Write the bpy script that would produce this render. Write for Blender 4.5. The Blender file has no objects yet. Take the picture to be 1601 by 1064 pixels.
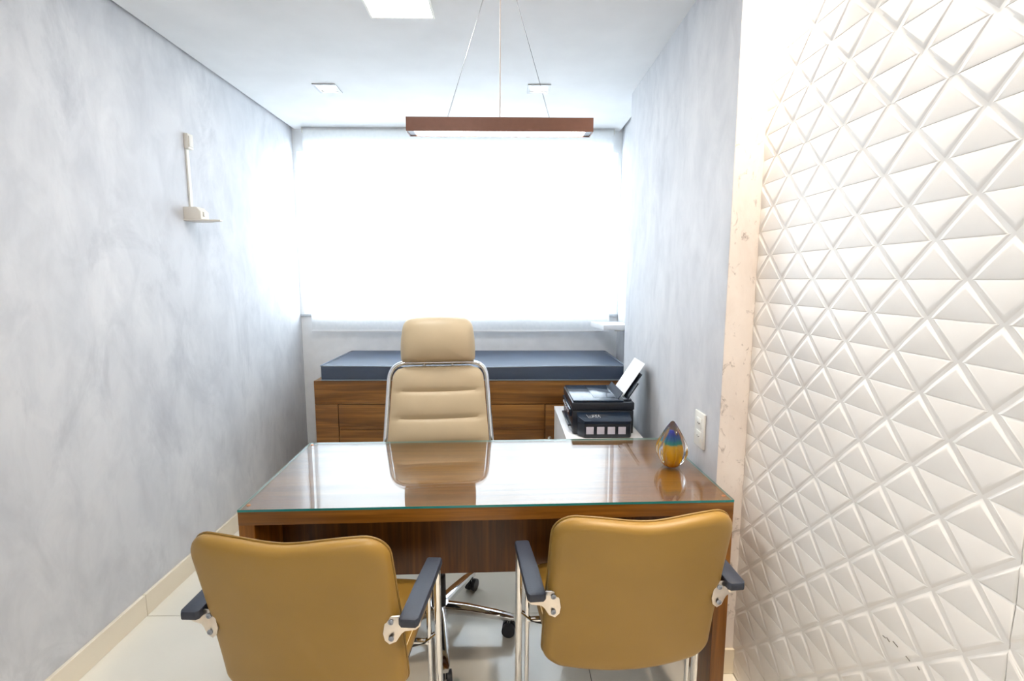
import bpy, bmesh, math, random
from mathutils import Vector, Matrix

# ------------------------------------------------------------------ camera, world, exposure
S = bpy.context.scene
COL = S.collection
PI = math.pi
F_PX, PITCH, YAW, ROLL, CAM_H = 769.11, 0.1258, 0.0134, 0.0017, 1.5
cam_data = bpy.data.cameras.new('camera')
cam_data.sensor_width = 36.0
cam_data.lens = F_PX * 36.0 / 1601.0
cam_data.clip_start = 0.02
cam = bpy.data.objects.new('camera', cam_data)
COL.objects.link(cam)
fw = Vector((math.sin(YAW) * math.cos(PITCH), math.cos(YAW) * math.cos(PITCH), -math.sin(PITCH)))
r0 = Vector((math.cos(YAW), -math.sin(YAW), 0))
u0 = r0.cross(fw)
rr = math.cos(ROLL) * r0 + math.sin(ROLL) * u0
uu = -math.sin(ROLL) * r0 + math.cos(ROLL) * u0
cam.matrix_world = Matrix(((rr.x, uu.x, -fw.x, 0), (rr.y, uu.y, -fw.y, 0), (rr.z, uu.z, -fw.z, CAM_H), (0, 0, 0, 1)))
S.camera = cam

W = bpy.data.worlds.new('daylight'); S.world = W
W.use_nodes = True
bg = W.node_tree.nodes['Background']
bg.inputs['Color'].default_value = (0.80, 0.905, 1.0, 1)
bg.inputs['Strength'].default_value = 13.5

S.view_settings.view_transform = 'Standard'
S.view_settings.look = 'None'
S.view_settings.exposure = 0.42
S.view_settings.gamma = 1.0
S.view_settings.use_curve_mapping = False
S.cycles.use_denoising = True
S.cycles.adaptive_threshold = 0.02
S.cycles.max_bounces = 10
S.cycles.diffuse_bounces = 4
S.cycles.glossy_bounces = 5
S.cycles.transmission_bounces = 12
S.cycles.transparent_max_bounces = 16
S.cycles.sample_clamp_indirect = 6.0
S.cycles.caustics_refractive = True
S.cycles.caustics_reflective = False

LED_PANEL, PENDANT, DOWNLIGHT, WARM_SPOT = 58.0, 16.0, 22.0, 60.0

# ------------------------------------------------------------------ dimensions of the room
XL, XB, XR, XP = -1.616, 0.771, 0.893, 0.872     # left wall, grey block, recess wall, panel wall
YB, Y0, Y1, YF = 3.909, 1.7106, 3.152, -1.6       # back wall, near end of block, far end of block, wall behind
H = 2.6135
RH, NW = 0.0786, 0.1572                           # triangle row height / node spacing

# ------------------------------------------------------------------ materials
def srgb(r, g, b):
    f = lambda c: ((c / 255) / 12.92 if c / 255 <= .04045 else ((c / 255 + .055) / 1.055) ** 2.4)
    return (f(r), f(g), f(b), 1)

class N:
    """small node-tree helper"""
    def __init__(s, name):
        s.m = bpy.data.materials.new(name); s.m.use_nodes = True
        s.t = s.m.node_tree; s.t.nodes.clear()
        s.out = s.t.nodes.new('ShaderNodeOutputMaterial')
    def n(s, kind, **kw):
        d = s.t.nodes.new(kind)
        for k, v in kw.items():
            if k.startswith('_'): setattr(d, k[1:], v)
        return d
    def l(s, a, b): s.t.links.new(a, b)
    def principled(s, color=(.8, .8, .8, 1), rough=.5, metal=0., spec=.5, **kw):
        p = s.t.nodes.new('ShaderNodeBsdfPrincipled')
        if color is not None: p.inputs['Base Color'].default_value = color
        p.inputs['Roughness'].default_value = rough
        p.inputs['Metallic'].default_value = metal
        p.inputs['Specular IOR Level'].default_value = spec
        for k, v in kw.items(): p.inputs[k.replace('_', ' ')].default_value = v
        s.l(p.outputs[0], s.out.inputs['Surface'])
        s.p = p
        return p
    def coords(s, scale=(1, 1, 1), rot=(0, 0, 0), loc=(0, 0, 0), kind='Object'):
        tc = s.t.nodes.new('ShaderNodeTexCoord'); mp = s.t.nodes.new('ShaderNodeMapping')
        mp.inputs['Scale'].default_value = scale; mp.inputs['Rotation'].default_value = rot
        mp.inputs['Location'].default_value = loc
        s.l(tc.outputs[kind], mp.inputs['Vector']); return mp.outputs[0]
    def noise(s, vec, scale=5, detail=4, rough=.5, dist=0.):
        d = s.t.nodes.new('ShaderNodeTexNoise')
        d.inputs['Scale'].default_value = scale; d.inputs['Detail'].default_value = detail
        d.inputs['Roughness'].default_value = rough; d.inputs['Distortion'].default_value = dist
        s.l(vec, d.inputs['Vector']); return d.outputs['Fac']
    def ramp(s, fac, stops):
        d = s.t.nodes.new('ShaderNodeValToRGB'); e = d.color_ramp.elements
        while len(e) < len(stops): e.new(.5)
        for i, (p, c) in enumerate(stops):
            e[i].position = p; e[i].color = c if len(c) == 4 else (*c, 1)
        s.l(fac, d.inputs['Fac']); return d.outputs['Color']
    def mix(s, fac, a, b, blend='MIX'):
        d = s.t.nodes.new('ShaderNodeMix'); d.data_type = 'RGBA'; d.blend_type = blend
        for v, i in ((fac, 0), (a, 6), (b, 7)):
            if isinstance(v, (int, float)): d.inputs[i].default_value = v
            elif isinstance(v, tuple): d.inputs[i].default_value = v
            else: s.l(v, d.inputs[i])
        return d.outputs[2]
    def bump(s, height, strength=.1, dist=.01):
        d = s.t.nodes.new('ShaderNodeBump'); d.inputs['Strength'].default_value = strength
        d.inputs['Distance'].default_value = dist
        s.l(height, d.inputs['Height']); s.l(d.outputs[0], s.p.inputs['Normal'])

def m_plain(name, color, rough=.5, metal=0., spec=.5, grain=0., gscale=60, **kw):
    n = N(name); n.principled(color, rough, metal, spec, **kw)
    v = n.coords()
    f = n.noise(v, gscale, 3)
    dk = tuple(c * .93 for c in color[:3]) + (1,)
    n.l(n.ramp(f, [(.3, dk), (.7, color)]), n.p.inputs['Base Color'])
    if grain: n.bump(f, grain, .002)
    return n.m

def m_cement(name, light, dark, mark, smudge=None):
    n = N(name); n.principled(None, .62, 0, .3)
    v = n.coords((1, 1, .7))
    big = n.noise(v, 1.5, 8, .6, .7)
    base = n.ramp(big, [(.34, dark), (.64, light)])
    v2 = n.coords((1.3, 1.3, .6), (.35, .25, .1))
    st = n.noise(v2, 2.2, 11, .68, 1.0)
    s2 = n.ramp(st, [(.54, (0, 0, 0)), (.82, (.85, .85, .85))])
    c = n.mix(s2, base, mark)
    v3 = n.coords((1, 1, .5), (.2, .5, 0))
    fine = n.noise(v3, 8, 8, .62, .5)
    c = n.mix(n.ramp(fine, [(.34, (.30, .30, .30)), (.60, (0, 0, 0))]), c, mark)
    if smudge:
        v4 = n.coords((1.6, 1, 1), (0, .5, 0))
        c = n.mix(n.ramp(n.noise(v4, 17, 7, .7, .8), [(.57, (0, 0, 0)), (.70, (.8, .8, .8))]), c, smudge)
    n.l(c, n.p.inputs['Base Color'])
    n.bump(st, .06, .004)
    return n.m

def m_wood(name, axis, light, mid, dark, rough=.32, seed=0.):
    """axis: 0,1,2 = direction the grain runs along"""
    n = N(name); n.principled(None, rough, 0, .4)
    sc = [9, 9, 9]; sc[axis] = .55
    v = n.coords(tuple(sc), loc=(seed, seed * 1.7, seed * .6))
    a = n.noise(v, 1.6, 6, .6, 1.1)
    sc2 = [70, 70, 70]; sc2[axis] = 1.6
    v2 = n.coords(tuple(sc2), loc=(seed, seed, seed))
    b = n.noise(v2, 1.4, 4, .6, .2)
    c = n.ramp(a, [(.30, dark), (.47, mid), (.66, light)])
    c2 = n.mix(n.ramp(b, [(.40, (.55, .55, .55)), (.62, (0, 0, 0))]), c, dark)
    n.l(c2, n.p.inputs['Base Color'])
    n.bump(b, .05, .001)
    return n.m

def m_leather(name, color, rough=.42):
    n = N(name); n.principled(None, rough, 0, .42)
    v = n.coords()
    a = n.noise(v, 6, 3)
    dk = tuple(c * .9 for c in color[:3]) + (1,)
    n.l(n.ramp(a, [(.3, dk), (.7, color)]), n.p.inputs['Base Color'])
    vo = n.n('ShaderNodeTexVoronoi'); vo.inputs['Scale'].default_value = 420
    n.l(v, vo.inputs['Vector'])
    n.bump(vo.outputs['Distance'], .10, .001)
    return n.m

def m_emit(name, color, strength):
    n = N(name); e = n.n('ShaderNodeEmission')
    e.inputs['Color'].default_value = color; e.inputs['Strength'].default_value = strength
    n.l(e.outputs[0], n.out.inputs['Surface'])
    return n.m

M = {}
M['cement'] = m_cement('burnished_cement', srgb(219, 219, 221), srgb(200, 201, 205), srgb(163, 165, 172))
M['plaster'] = m_cement('warm_lit_plaster', srgb(240, 232, 226), srgb(230, 220, 212), srgb(206, 192, 182), srgb(120, 104, 96))  # beige holds the warm light on this end; the smudges are real scuffs
M['white_wall'] = m_plain('white_wall_paint', srgb(246, 247, 248), .6, spec=.3, gscale=12)
M['ceiling'] = m_plain('ceiling_paint', srgb(228, 228, 228), .7, spec=.2, gscale=4)
M['gap'] = m_plain('painted_gap_shade', srgb(64, 72, 80), .8)  # dark colour deepens the shade seen in the open ceiling gap
M['panel'] = m_plain('moulded_panel_white', srgb(242, 240, 237), .34, spec=.5, gscale=8)
M['porcelain'] = m_plain('cream_porcelain', srgb(232, 226, 212), .12, spec=.55, gscale=3)
M['grout'] = m_plain('grout', srgb(150, 142, 128), .8)
M['skirting'] = m_plain('skirting_porcelain', srgb(232, 220, 198), .22, gscale=3)
M['desk_top'] = m_wood('desk_wood_long', 0, srgb(158, 106, 44), srgb(130, 82, 24), srgb(94, 56, 14))
M['desk_side'] = m_wood('desk_wood_upright', 2, srgb(156, 102, 40), srgb(128, 78, 20), srgb(92, 54, 12), seed=3.)
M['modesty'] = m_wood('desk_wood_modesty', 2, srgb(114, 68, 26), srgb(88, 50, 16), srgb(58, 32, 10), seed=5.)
M['couch_wood'] = m_wood('couch_wood', 0, srgb(162, 110, 54), srgb(130, 84, 36), srgb(92, 58, 26), seed=9.)
M['tan'] = m_leather('leather_visitor_light', srgb(152, 118, 52))  # same leather as the executive chair; its different light is in the colour
M['beige'] = m_leather('beige_leather', srgb(194, 175, 143))
M['piping'] = m_leather('leather_piping', srgb(136, 106, 48))
M['thread'] = m_plain('pale_thread', srgb(232, 214, 170), .7)
M['chrome'] = m_plain('chrome', (.83, .84, .86, 1), .07, 1.0)
M['satin'] = m_plain('brushed_nickel', srgb(226, 218, 210), .28, 1.0)
M['black_plastic'] = m_plain('black_plastic', srgb(34, 36, 42), .42, grain=.1, gscale=300)
M['arm_rubber'] = m_plain('arm_pad_rubber', srgb(44, 50, 64), .5, grain=.2, gscale=220)
M['navy'] = m_leather('navy_vinyl', srgb(40, 56, 80), .48)
M['navy'].node_tree.nodes['Principled BSDF'].inputs['Specular IOR Level'].default_value = .9
M['navy_piping'] = m_plain('grey_piping', srgb(120, 130, 142), .5)
M['white_lam'] = m_plain('white_laminate', srgb(240, 240, 240), .3, gscale=5)
M['white_plastic'] = m_plain('white_plastic', srgb(240, 238, 230), .35, gscale=5)
M['cream_plastic'] = m_plain('cream_plastic', srgb(228, 222, 212), .4, gscale=5)
M['trim_grey'] = m_plain('lamp_trim', srgb(196, 198, 200), .4)
M['hole'] = m_plain('socket_hole', srgb(90, 86, 80), .6)
M['paper'] = m_plain('paper', srgb(248, 248, 248), .8)
M['printer'] = m_plain('printer_black', srgb(26, 32, 42), .28, grain=.05, gscale=400)
M['printer_gloss'] = m_plain('printer_gloss', srgb(30, 42, 58), .12)
M['tank_window'] = m_plain('tank_window', srgb(196, 192, 204), .3)
M['silver_ink'] = m_plain('silver_ink', srgb(190, 194, 200), .4)
M['bronze'] = m_plain('bronze_paint', srgb(126, 88, 74), .38, .25)
M['grey_metal'] = m_plain('grey_metal', srgb(150, 156, 166), .4, .4)
M['wire'] = m_plain('steel_wire', srgb(120, 118, 116), .4, .8)
M['white_cord'] = m_plain('white_cord', srgb(240, 232, 226), .5)
M['copper'] = m_plain('copper_stud', srgb(190, 130, 90), .3, .8)
M['alu'] = m_plain('white_aluminium', srgb(236, 238, 240), .4)
M['granite'] = m_plain('grey_granite', srgb(190, 194, 198), .4, gscale=120)
M['led_white'] = m_emit('led_diffuser', (1, .98, .95, 1), LED_PANEL)
M['led_pendant'] = m_emit('led_pendant', (1, .98, .96, 1), PENDANT)
M['led_down'] = m_emit('led_downlight', (1, .98, .95, 1), DOWNLIGHT)
M['led_warm'] = m_emit('led_warm', (1, .84, .66, 1), WARM_SPOT)

def m_blind():
    n = N('screen_fabric')
    v = n.coords()
    w = n.noise(v, 40, 2)
    col = n.ramp(w, [(.3, (.81, .82, .83)), (.7, (.86, .865, .87))])
    d = n.n('ShaderNodeBsdfDiffuse'); t = n.n('ShaderNodeBsdfTranslucent'); mx = n.n('ShaderNodeMixShader')
    n.l(col, d.inputs['Color']); n.l(col, t.inputs['Color'])
    mx.inputs[0].default_value = .5
    n.l(d.outputs[0], mx.inputs[1]); n.l(t.outputs[0], mx.inputs[2]); n.l(mx.outputs[0], n.out.inputs['Surface'])
    return n.m
M['blind'] = m_blind()

def m_pane(name, tint=(.97, .98, .98, 1), ior=1.5, edge=None):
    """thin clear glass that lets light straight through and mirrors by Fresnel"""
    n = N(name)
    fr = n.n('ShaderNodeFresnel')
    # the sheet is thin: both of its faces mirror alike, whichever side the ray comes from
    ge = n.n('ShaderNodeNewGeometry'); mr = n.n('ShaderNodeMapRange')
    mr.inputs['To Min'].default_value = ior; mr.inputs['To Max'].default_value = 1 / ior
    n.l(ge.outputs['Backfacing'], mr.inputs['Value']); n.l(mr.outputs[0], fr.inputs['IOR'])
    t = n.n('ShaderNodeBsdfTransparent'); t.inputs['Color'].default_value = tint
    g = n.n('ShaderNodeBsdfGlossy'); g.inputs['Roughness'].default_value = .005
    mx = n.n('ShaderNodeMixShader')
    n.l(fr.outputs[0], mx.inputs[0]); n.l(t.outputs[0], mx.inputs[1]); n.l(g.outputs[0], mx.inputs[2])
    n.l(mx.outputs[0], n.out.inputs['Surface'])
    return n.m
M['pane'] = m_pane('window_glass')
M['desk_glass'] = m_pane('desk_glass', (.96, .98, .97, 1), 1.75)
M['glass_edge_pale'] = m_plain('pale_glass_edge', srgb(150, 186, 180), .15)
M['glass_edge'] = m_plain('green_glass_edge', srgb(40, 128, 128), .15)

def m_glass(name, color, rough=0.0, ior=1.5):
    n = N(name); n.principled(color, rough, 0, .5)
    n.p.inputs['Transmission Weight'].default_value = 1.0
    n.p.inputs['IOR'].default_value = ior
    return n.m
M['crystal'] = m_glass('clear_crystal', (1, 1, 1, 1), 0., 1.45)

def m_core():
    n = N('coloured_glass_core'); n.principled(None, .08, 0, .5)
    tc = n.n('ShaderNodeTexCoord'); sp = n.n('ShaderNodeSeparateXYZ')
    n.l(tc.outputs['Object'], sp.inputs[0])
    nz = n.noise(tc.outputs['Object'], 60, 3)
    ad = n.n('ShaderNodeMath', _operation='MULTIPLY_ADD'); n.l(nz, ad.inputs[0]); ad.inputs[1].default_value = .012
    n.l(sp.outputs['Z'], ad.inputs[2])
    mr = n.n('ShaderNodeMapRange'); mr.inputs['From Min'].default_value = .01; mr.inputs['From Max'].default_value = .16
    n.l(ad.outputs[0], mr.inputs['Value'])
    c = n.ramp(mr.outputs[0], [(0, srgb(214, 120, 6)), (.36, srgb(240, 176, 10)), (.55, srgb(226, 176, 20)), (.60, srgb(20, 150, 140)), (.72, srgb(16, 96, 160)), (.86, srgb(24, 40, 150))])
    n.l(c, n.p.inputs['Base Color'])
    n.p.inputs['Transmission Weight'].default_value = .35
    return n.m
M['core'] = m_core()

# ------------------------------------------------------------------ mesh helpers
def link(name, mesh, mat=None, parent=None, smooth=False):
    o = bpy.data.objects.new(name, mesh); COL.objects.link(o)
    if mat is not None:
        for m in (mat if isinstance(mat, (list, tuple)) else [mat]):
            mesh.materials.append(M[m])
    if parent is not None: o.parent = parent
    if smooth:
        for p in mesh.polygons: p.use_smooth = True
    return o

def shade_auto(mesh, angle=40):
    for p in mesh.polygons: p.use_smooth = True
    bm = bmesh.new(); bm.from_mesh(mesh)
    a = math.radians(angle)
    for e in bm.edges:
        if len(e.link_faces) == 2 and e.calc_face_angle(0) > a: e.smooth = False
    bm.to_mesh(mesh); bm.free()

def empty(name, loc=(0, 0, 0), rz=0.):
    o = bpy.data.objects.new(name, None); COL.objects.link(o)
    o.empty_display_size = .05
    o.location = loc; o.rotation_euler = (0, 0, rz)
    return o

def tag(o, label, cat, group=None):
    o['label'] = label; o['category'] = cat
    if group: o['group'] = group
    return o

def struct(o, label=None):
    o['kind'] = 'structure'
    if label: o['label'] = label
    return o

def mesh_of(verts, faces, name='mesh', fix=True):
    me = bpy.data.meshes.new(name); me.from_pydata(verts, [], faces); me.update()
    if fix:
        bm = bmesh.new(); bm.from_mesh(me)
        bmesh.ops.recalc_face_normals(bm, faces=bm.faces); bm.to_mesh(me); bm.free()
    return me

def box_mesh(lo, hi, bevel=0., seg=2):
    bm = bmesh.new()
    bmesh.ops.create_cube(bm, size=1)
    for v in bm.verts:
        v.co = Vector([(lo[i] + hi[i]) / 2 + v.co[i] * (hi[i] - lo[i]) for i in range(3)])
    if bevel:
        bmesh.ops.bevel(bm, geom=list(bm.edges), offset=bevel, segments=seg, affect='EDGES', profile=.5)
    me = bpy.data.meshes.new('box'); bm.to_mesh(me); bm.free()
    if bevel and seg > 1: shade_auto(me, 35)
    return me

def box(name, lo, hi, mat, parent=None, bevel=0., seg=2):
    return link(name, box_mesh(lo, hi, bevel, seg), mat, parent)

def tube_mesh(path, r, seg=12, closed=False, rfun=None, flat=1.0):
    pts = [Vector(p) for p in path]; n = len(pts)
    verts, faces = [], []
    up = None
    for i, p in enumerate(pts):
        a = pts[(i - 1) % n] if (closed or i > 0) else p
        b = pts[(i + 1) % n] if (closed or i < n - 1) else p
        t = (b - a).normalized()
        if up is None:
            up = Vector((0, 0, 1)) if abs(t.z) < .9 else Vector((0, 1, 0))
        s = t.cross(up).normalized(); up = s.cross(t).normalized()
        rad = rfun(i / (n - 1)) if rfun else r
        for k in range(seg):
            an = 2 * PI * k / seg
            verts.append(p + s * math.cos(an) * rad + up * math.sin(an) * rad * flat)
    m = n if closed else n - 1
    for i in range(m):
        j = (i + 1) % n
        for k in range(seg):
            k2 = (k + 1) % seg
            faces.append((i * seg + k, i * seg + k2, j * seg + k2, j * seg + k))
    if not closed:
        faces.append(tuple(range(seg - 1, -1, -1)))
        faces.append(tuple(range((n - 1) * seg, n * seg)))
    me = mesh_of(verts, faces)
    shade_auto(me, 50)
    return me

def tube(name, path, r, mat, parent=None, seg=12, **kw):
    return link(name, tube_mesh(path, r, seg, **kw), mat, parent)

def fillet(path, rad, n=6):
    """round the inner corners of a polyline"""
    P = [Vector(p) for p in path]; out = [P[0]]
    for i in range(1, len(P) - 1):
        a, b, c = P[i - 1], P[i], P[i + 1]
        d1 = min(rad, (a - b).length * .49); d2 = min(rad, (c - b).length * .49)
        s = b + (a - b).normalized() * d1; e = b + (c - b).normalized() * d2
        for k in range(n + 1):
            t = k / n
            out.append(s * (1 - t) ** 2 + b * 2 * t * (1 - t) + e * t * t)
    out.append(P[-1])
    return out

def lathe_mesh(profile, seg=24, rib=None):
    verts, faces = [], []
    for (r, z) in profile:
        for k in range(seg):
            a = 2 * PI * k / seg
            f = rib(a, z) if rib else 1.
            verts.append((r * f * math.cos(a), r * f * math.sin(a), z))
    n = len(profile)
    for i in range(n - 1):
        for k in range(seg):
            k2 = (k + 1) % seg
            faces.append((i * seg + k, i * seg + k2, (i + 1) * seg + k2, (i + 1) * seg + k))
    faces.append(tuple(range(seg - 1, -1, -1))); faces.append(tuple(range((n - 1) * seg, n * seg)))
    me = mesh_of(verts, faces); shade_auto(me, 50)
    return me

def lathe(name, profile, mat, parent=None, seg=24, loc=None, rib=None):
    o = link(name, lathe_mesh(profile, seg, rib), mat, parent)
    if loc: o.location = loc
    return o

def prism_mesh(poly, z0, z1, bevel=0.):
    n = len(poly)
    verts = [(x, y, z0) for x, y in poly] + [(x, y, z1) for x, y in poly]
    faces = [tuple(range(n - 1, -1, -1)), tuple(range(n, 2 * n))]
    for i in range(n):
        j = (i + 1) % n
        faces.append((i, j, n + j, n + i))
    me = mesh_of(verts, faces)
    if bevel:
        bm = bmesh.new(); bm.from_mesh(me)
        ed = [e for e in bm.edges if abs(e.verts[0].co.z - e.verts[1].co.z) < 1e-6]
        bmesh.ops.bevel(bm, geom=ed, offset=bevel, segments=2, affect='EDGES', profile=.5)
        bm.to_mesh(me); bm.free()
    shade_auto(me, 35)
    return me

def round_rect(hw, hh, r, n=6, r_top=None):
    """counter-clockwise rounded rectangle centred on the origin"""
    out = []
    rt = r if r_top is None else r_top
    for cx, cy, a0, rad in ((hw, -hh, -PI / 2, r), (hw, hh, 0, rt), (-hw, hh, PI / 2, rt), (-hw, -hh, PI, r)):
        x = cx - math.copysign(rad, cx); y = cy - math.copysign(rad, cy)
        for k in range(n + 1):
            a = a0 + PI / 2 * k / n
            out.append((x + rad * math.cos(a), y + rad * math.sin(a)))
    return out

def densify(poly, step):
    out = []
    n = len(poly)
    for i in range(n):
        a, b = poly[i], poly[(i + 1) % n]
        d = math.hypot(b[0] - a[0], b[1] - a[1]); k = max(1, int(d / step))
        for j in range(k): out.append((a[0] + (b[0] - a[0]) * j / k, a[1] + (b[1] - a[1]) * j / k))
    return out

def pad_mesh(outline, thick, edge, warp, rings=8, eseg=4, bulge=None):
    """cushion: closed outline (u,v), front at w=0 and back at w=thick, rounded rim; warp maps (u,v,w)->xyz"""
    n = len(outline)
    cu = sum(p[0] for p in outline) / n; cv = sum(p[1] for p in outline) / n
    hs = min(max(abs(p[0] - cu) for p in outline), max(abs(p[1] - cv) for p in outline))
    layers = []
    for k in range(1, rings + 1): layers.append((k / rings * (1 - edge / hs), 0., 0))
    for k in range(1, eseg + 1):
        a = PI / 2 * k / eseg
        layers.append((1 - edge / hs * (1 - math.sin(a)), edge * (1 - math.cos(a)), 0))
    for k in range(0, eseg + 1):
        a = PI / 2 * k / eseg
        layers.append((1 - edge / hs * (1 - math.cos(a)), thick - edge * (1 - math.sin(a)), 1))
    for k in range(rings - 1, 0, -1): layers.append((k / rings * (1 - edge / hs), thick, 1))
    verts, faces = [], []
    def put(u, v, w, side, s):
        if bulge: w = w + bulge(u, v, w, side, s)
        verts.append(warp(u, v, w))
    put(cu, cv, 0., 0, 0.)
    for (s, w, side) in layers:
        for (u, v) in outline: put(cu + (u - cu) * s, cv + (v - cv) * s, w, side, s)
    put(cu, cv, thick, 1, 0.)
    L = len(layers)
    for k in range(n): faces.append((0, 1 + (k + 1) % n, 1 + k))
    for i in range(L - 1):
        for k in range(n):
            k2 = (k + 1) % n
            faces.append((1 + i * n + k, 1 + i * n + k2, 1 + (i + 1) * n + k2, 1 + (i + 1) * n + k))
    last = len(verts) - 1
    for k in range(n): faces.append((last, 1 + (L - 1) * n + k, 1 + (L - 1) * n + (k + 1) % n))
    me = mesh_of(verts, faces)
    for p in me.polygons: p.use_smooth = True
    return me

def copy_tree(o, parent=None):
    c = o.copy(); COL.objects.link(c)
    if parent is not None: c.parent = parent
    for ch in list(o.children): copy_tree(ch, c)
    return c

# ------------------------------------------------------------------ the room
# floor: a screed with cream porcelain tiles
fl = struct(box('floor', (XL - .15, YF - .1, -.12), (1.05, YB + .12, -.008), 'grout'))
TS = .97; JT = .0016
ty = [2.05 + TS * i for i in range(-5, 3)]
tile_me = box_mesh((JT, JT, -.008), (TS - JT, TS - JT, 0.), .0012, 1)
tile_me.materials.append(M['porcelain'])
for x in (XL, XL + TS, XL + 2 * TS):
    for y in ty:
        w = min(x + TS, 1.0) - x; d0 = max(y, YF); d1 = min(y + TS, YB + .1)
        if d1 - d0 < .05: continue
        if w > TS - 1e-4 and d1 - d0 > TS - 1e-4:
            o = bpy.data.objects.new('tile', tile_me); COL.objects.link(o); o.location = (x, y, 0); o.parent = fl
        else:
            box('tile', (x + JT, d0 + JT, -.008), (x + w - JT, d1 - JT, 0.), 'porcelain', fl, .0012, 1)

struct(box('wall_left', (XL - .12, YF, -.1), (XL, YB + .12, H + .14), 'cement'))
struct(box('wall_front', (XL - .12, YF - .12, -.1), (1.05, YF, H + .14), 'white_wall'))
# right side: recess wall, grey block with its raw end face, panelled wall
struct(box('wall_right_far', (XR, Y1 - .1, -.1), (XR + .14, YB + .12, H + .14), 'cement'))
wr = struct(box('wall_right', (XB, Y0 + .002, -.1), (XR + .14, Y1, H + .14), 'cement'))
ef = box('end_face', (XB + .001, Y0 - .001, -.05), (XP + .02, Y0 + .004, H), 'plaster', wr)
ef['label'] = 'narrow scuffed plaster end of the grey wall, warm light in its beige tone'
wp = struct(box('wall_right_near', (XP + .012, YF, -.1), (XR + .14, Y0 - .001, H + .14), 'white_wall'))

# back wall with its window opening
WZ0, WZ1, WX0, WX1 = 1.20, 2.452, XL + .03, XR - .03
def wall_back():
    bm_parts = []
    verts, faces = [], []
    def bx(lo, hi):
        b = len(verts)
        for x in (lo[0], hi[0]):
            for y in (lo[1], hi[1]):
                for z in (lo[2], hi[2]): verts.append((x, y, z))
        for f in ((0, 1, 3, 2), (4, 6, 7, 5), (0, 4, 5, 1), (2, 3, 7, 6), (0, 2, 6, 4), (1, 5, 7, 3)): faces.append(tuple(b + i for i in f))
    bx((XL, YB, -.1), (XR, YB + .12, WZ0)); bx((XL, YB, WZ1), (XR, YB + .12, H + .14))
    bx((XL, YB, WZ0), (WX0, YB + .12, WZ1)); bx((WX1, YB, WZ0), (XR, YB + .12, WZ1))
    return mesh_of(verts, faces)
struct(link('wall_back', wall_back(), 'white_wall'))

# ceiling board with an open shadow gap along the left and far right walls
ce = struct(box('ceiling', (XL + .022, YF, H), (XR - .02, YB, H + .025), 'ceiling'))
struct(box('ceiling_slab', (XL - .12, YF - .1, H + .14), (1.05, YB + .12, H + .24), 'gap'), 'slab above the ceiling board, coloured dark as shade in the gap')

# skirting of cream porcelain pieces
BH = .1014
bl = struct(box('baseboard_left', (XL, YF, 0), (XL + .010, YB - .001, BH - .002), 'grout'))
ys = [YF] + [2.05 - TS * i for i in range(3, -1, -1)] + [2.05 + TS, YB - .002]
for a, b in zip(ys[:-1], ys[1:]):
    box('baseboard_tile', (XL + .001, a + .001, .0005), (XL + .016, b - .001, BH), 'skirting', bl, .0012, 1)
br = struct(box('baseboard_right', (XB + .002, Y0 - .010, 0), (XP + .008, Y0 - .002, BH - .002), 'grout'))
box('baseboard_tile', (XB - .012, Y0 - .014, .0005), (XP + .010, Y0 - .002, BH), 'skirting', br, .0012, 1)
box('baseboard_tile', (XB - .014, Y0, .0005), (XB - .001, Y1, BH), 'skirting', br, .0012, 1)

# window: white aluminium frame, three sliding sashes, granite sill
wn = struct(empty('window_1', ((WX0 + WX1) / 2, YB + .06, WZ0)))
def wbox(name, lo, hi, mat, par=wn, **k):
    o = wn.location
    return box(name, tuple(lo[i] - o[i] for i in range(3)), tuple(hi[i] - o[i] for i in range(3)), mat, par, **k)
fy0, fy1 = YB + .05, YB + .09
wbox('frame_bottom', (WX0, fy0, WZ0), (WX1, fy1, WZ0 + .035), 'alu'); wbox('frame_top', (WX0, fy0, WZ1 - .035), (WX1, fy1, WZ1), 'alu')
wbox('frame_side', (WX0, fy0, WZ0 + .035), (WX0 + .03, fy1, WZ1 - .035), 'alu'); wbox('frame_side', (WX1 - .03, fy0, WZ0 + .035), (WX1, fy1, WZ1 - .035), 'alu')
sw = (WX1 - WX0 - .06) / 3
for i in range(3):
    x0 = WX0 + .03 + i * sw
    if i: wbox('mullion', (x0 - .018, fy0 + .004, WZ0 + .035), (x0 + .018, fy1 - .004, WZ1 - .035), 'alu')
    wbox('pane', (x0 + .018 * (i > 0), fy0 + .018, WZ0 + .035), (x0 + sw - .018 * (i < 2), fy0 + .022, WZ1 - .035), 'pane')
wbox('window_sill', (XL + .002, YB - .018, WZ0 - .003), (XR - .002, YB + .05, WZ0 + .018), 'granite', bevel=.003)

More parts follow.
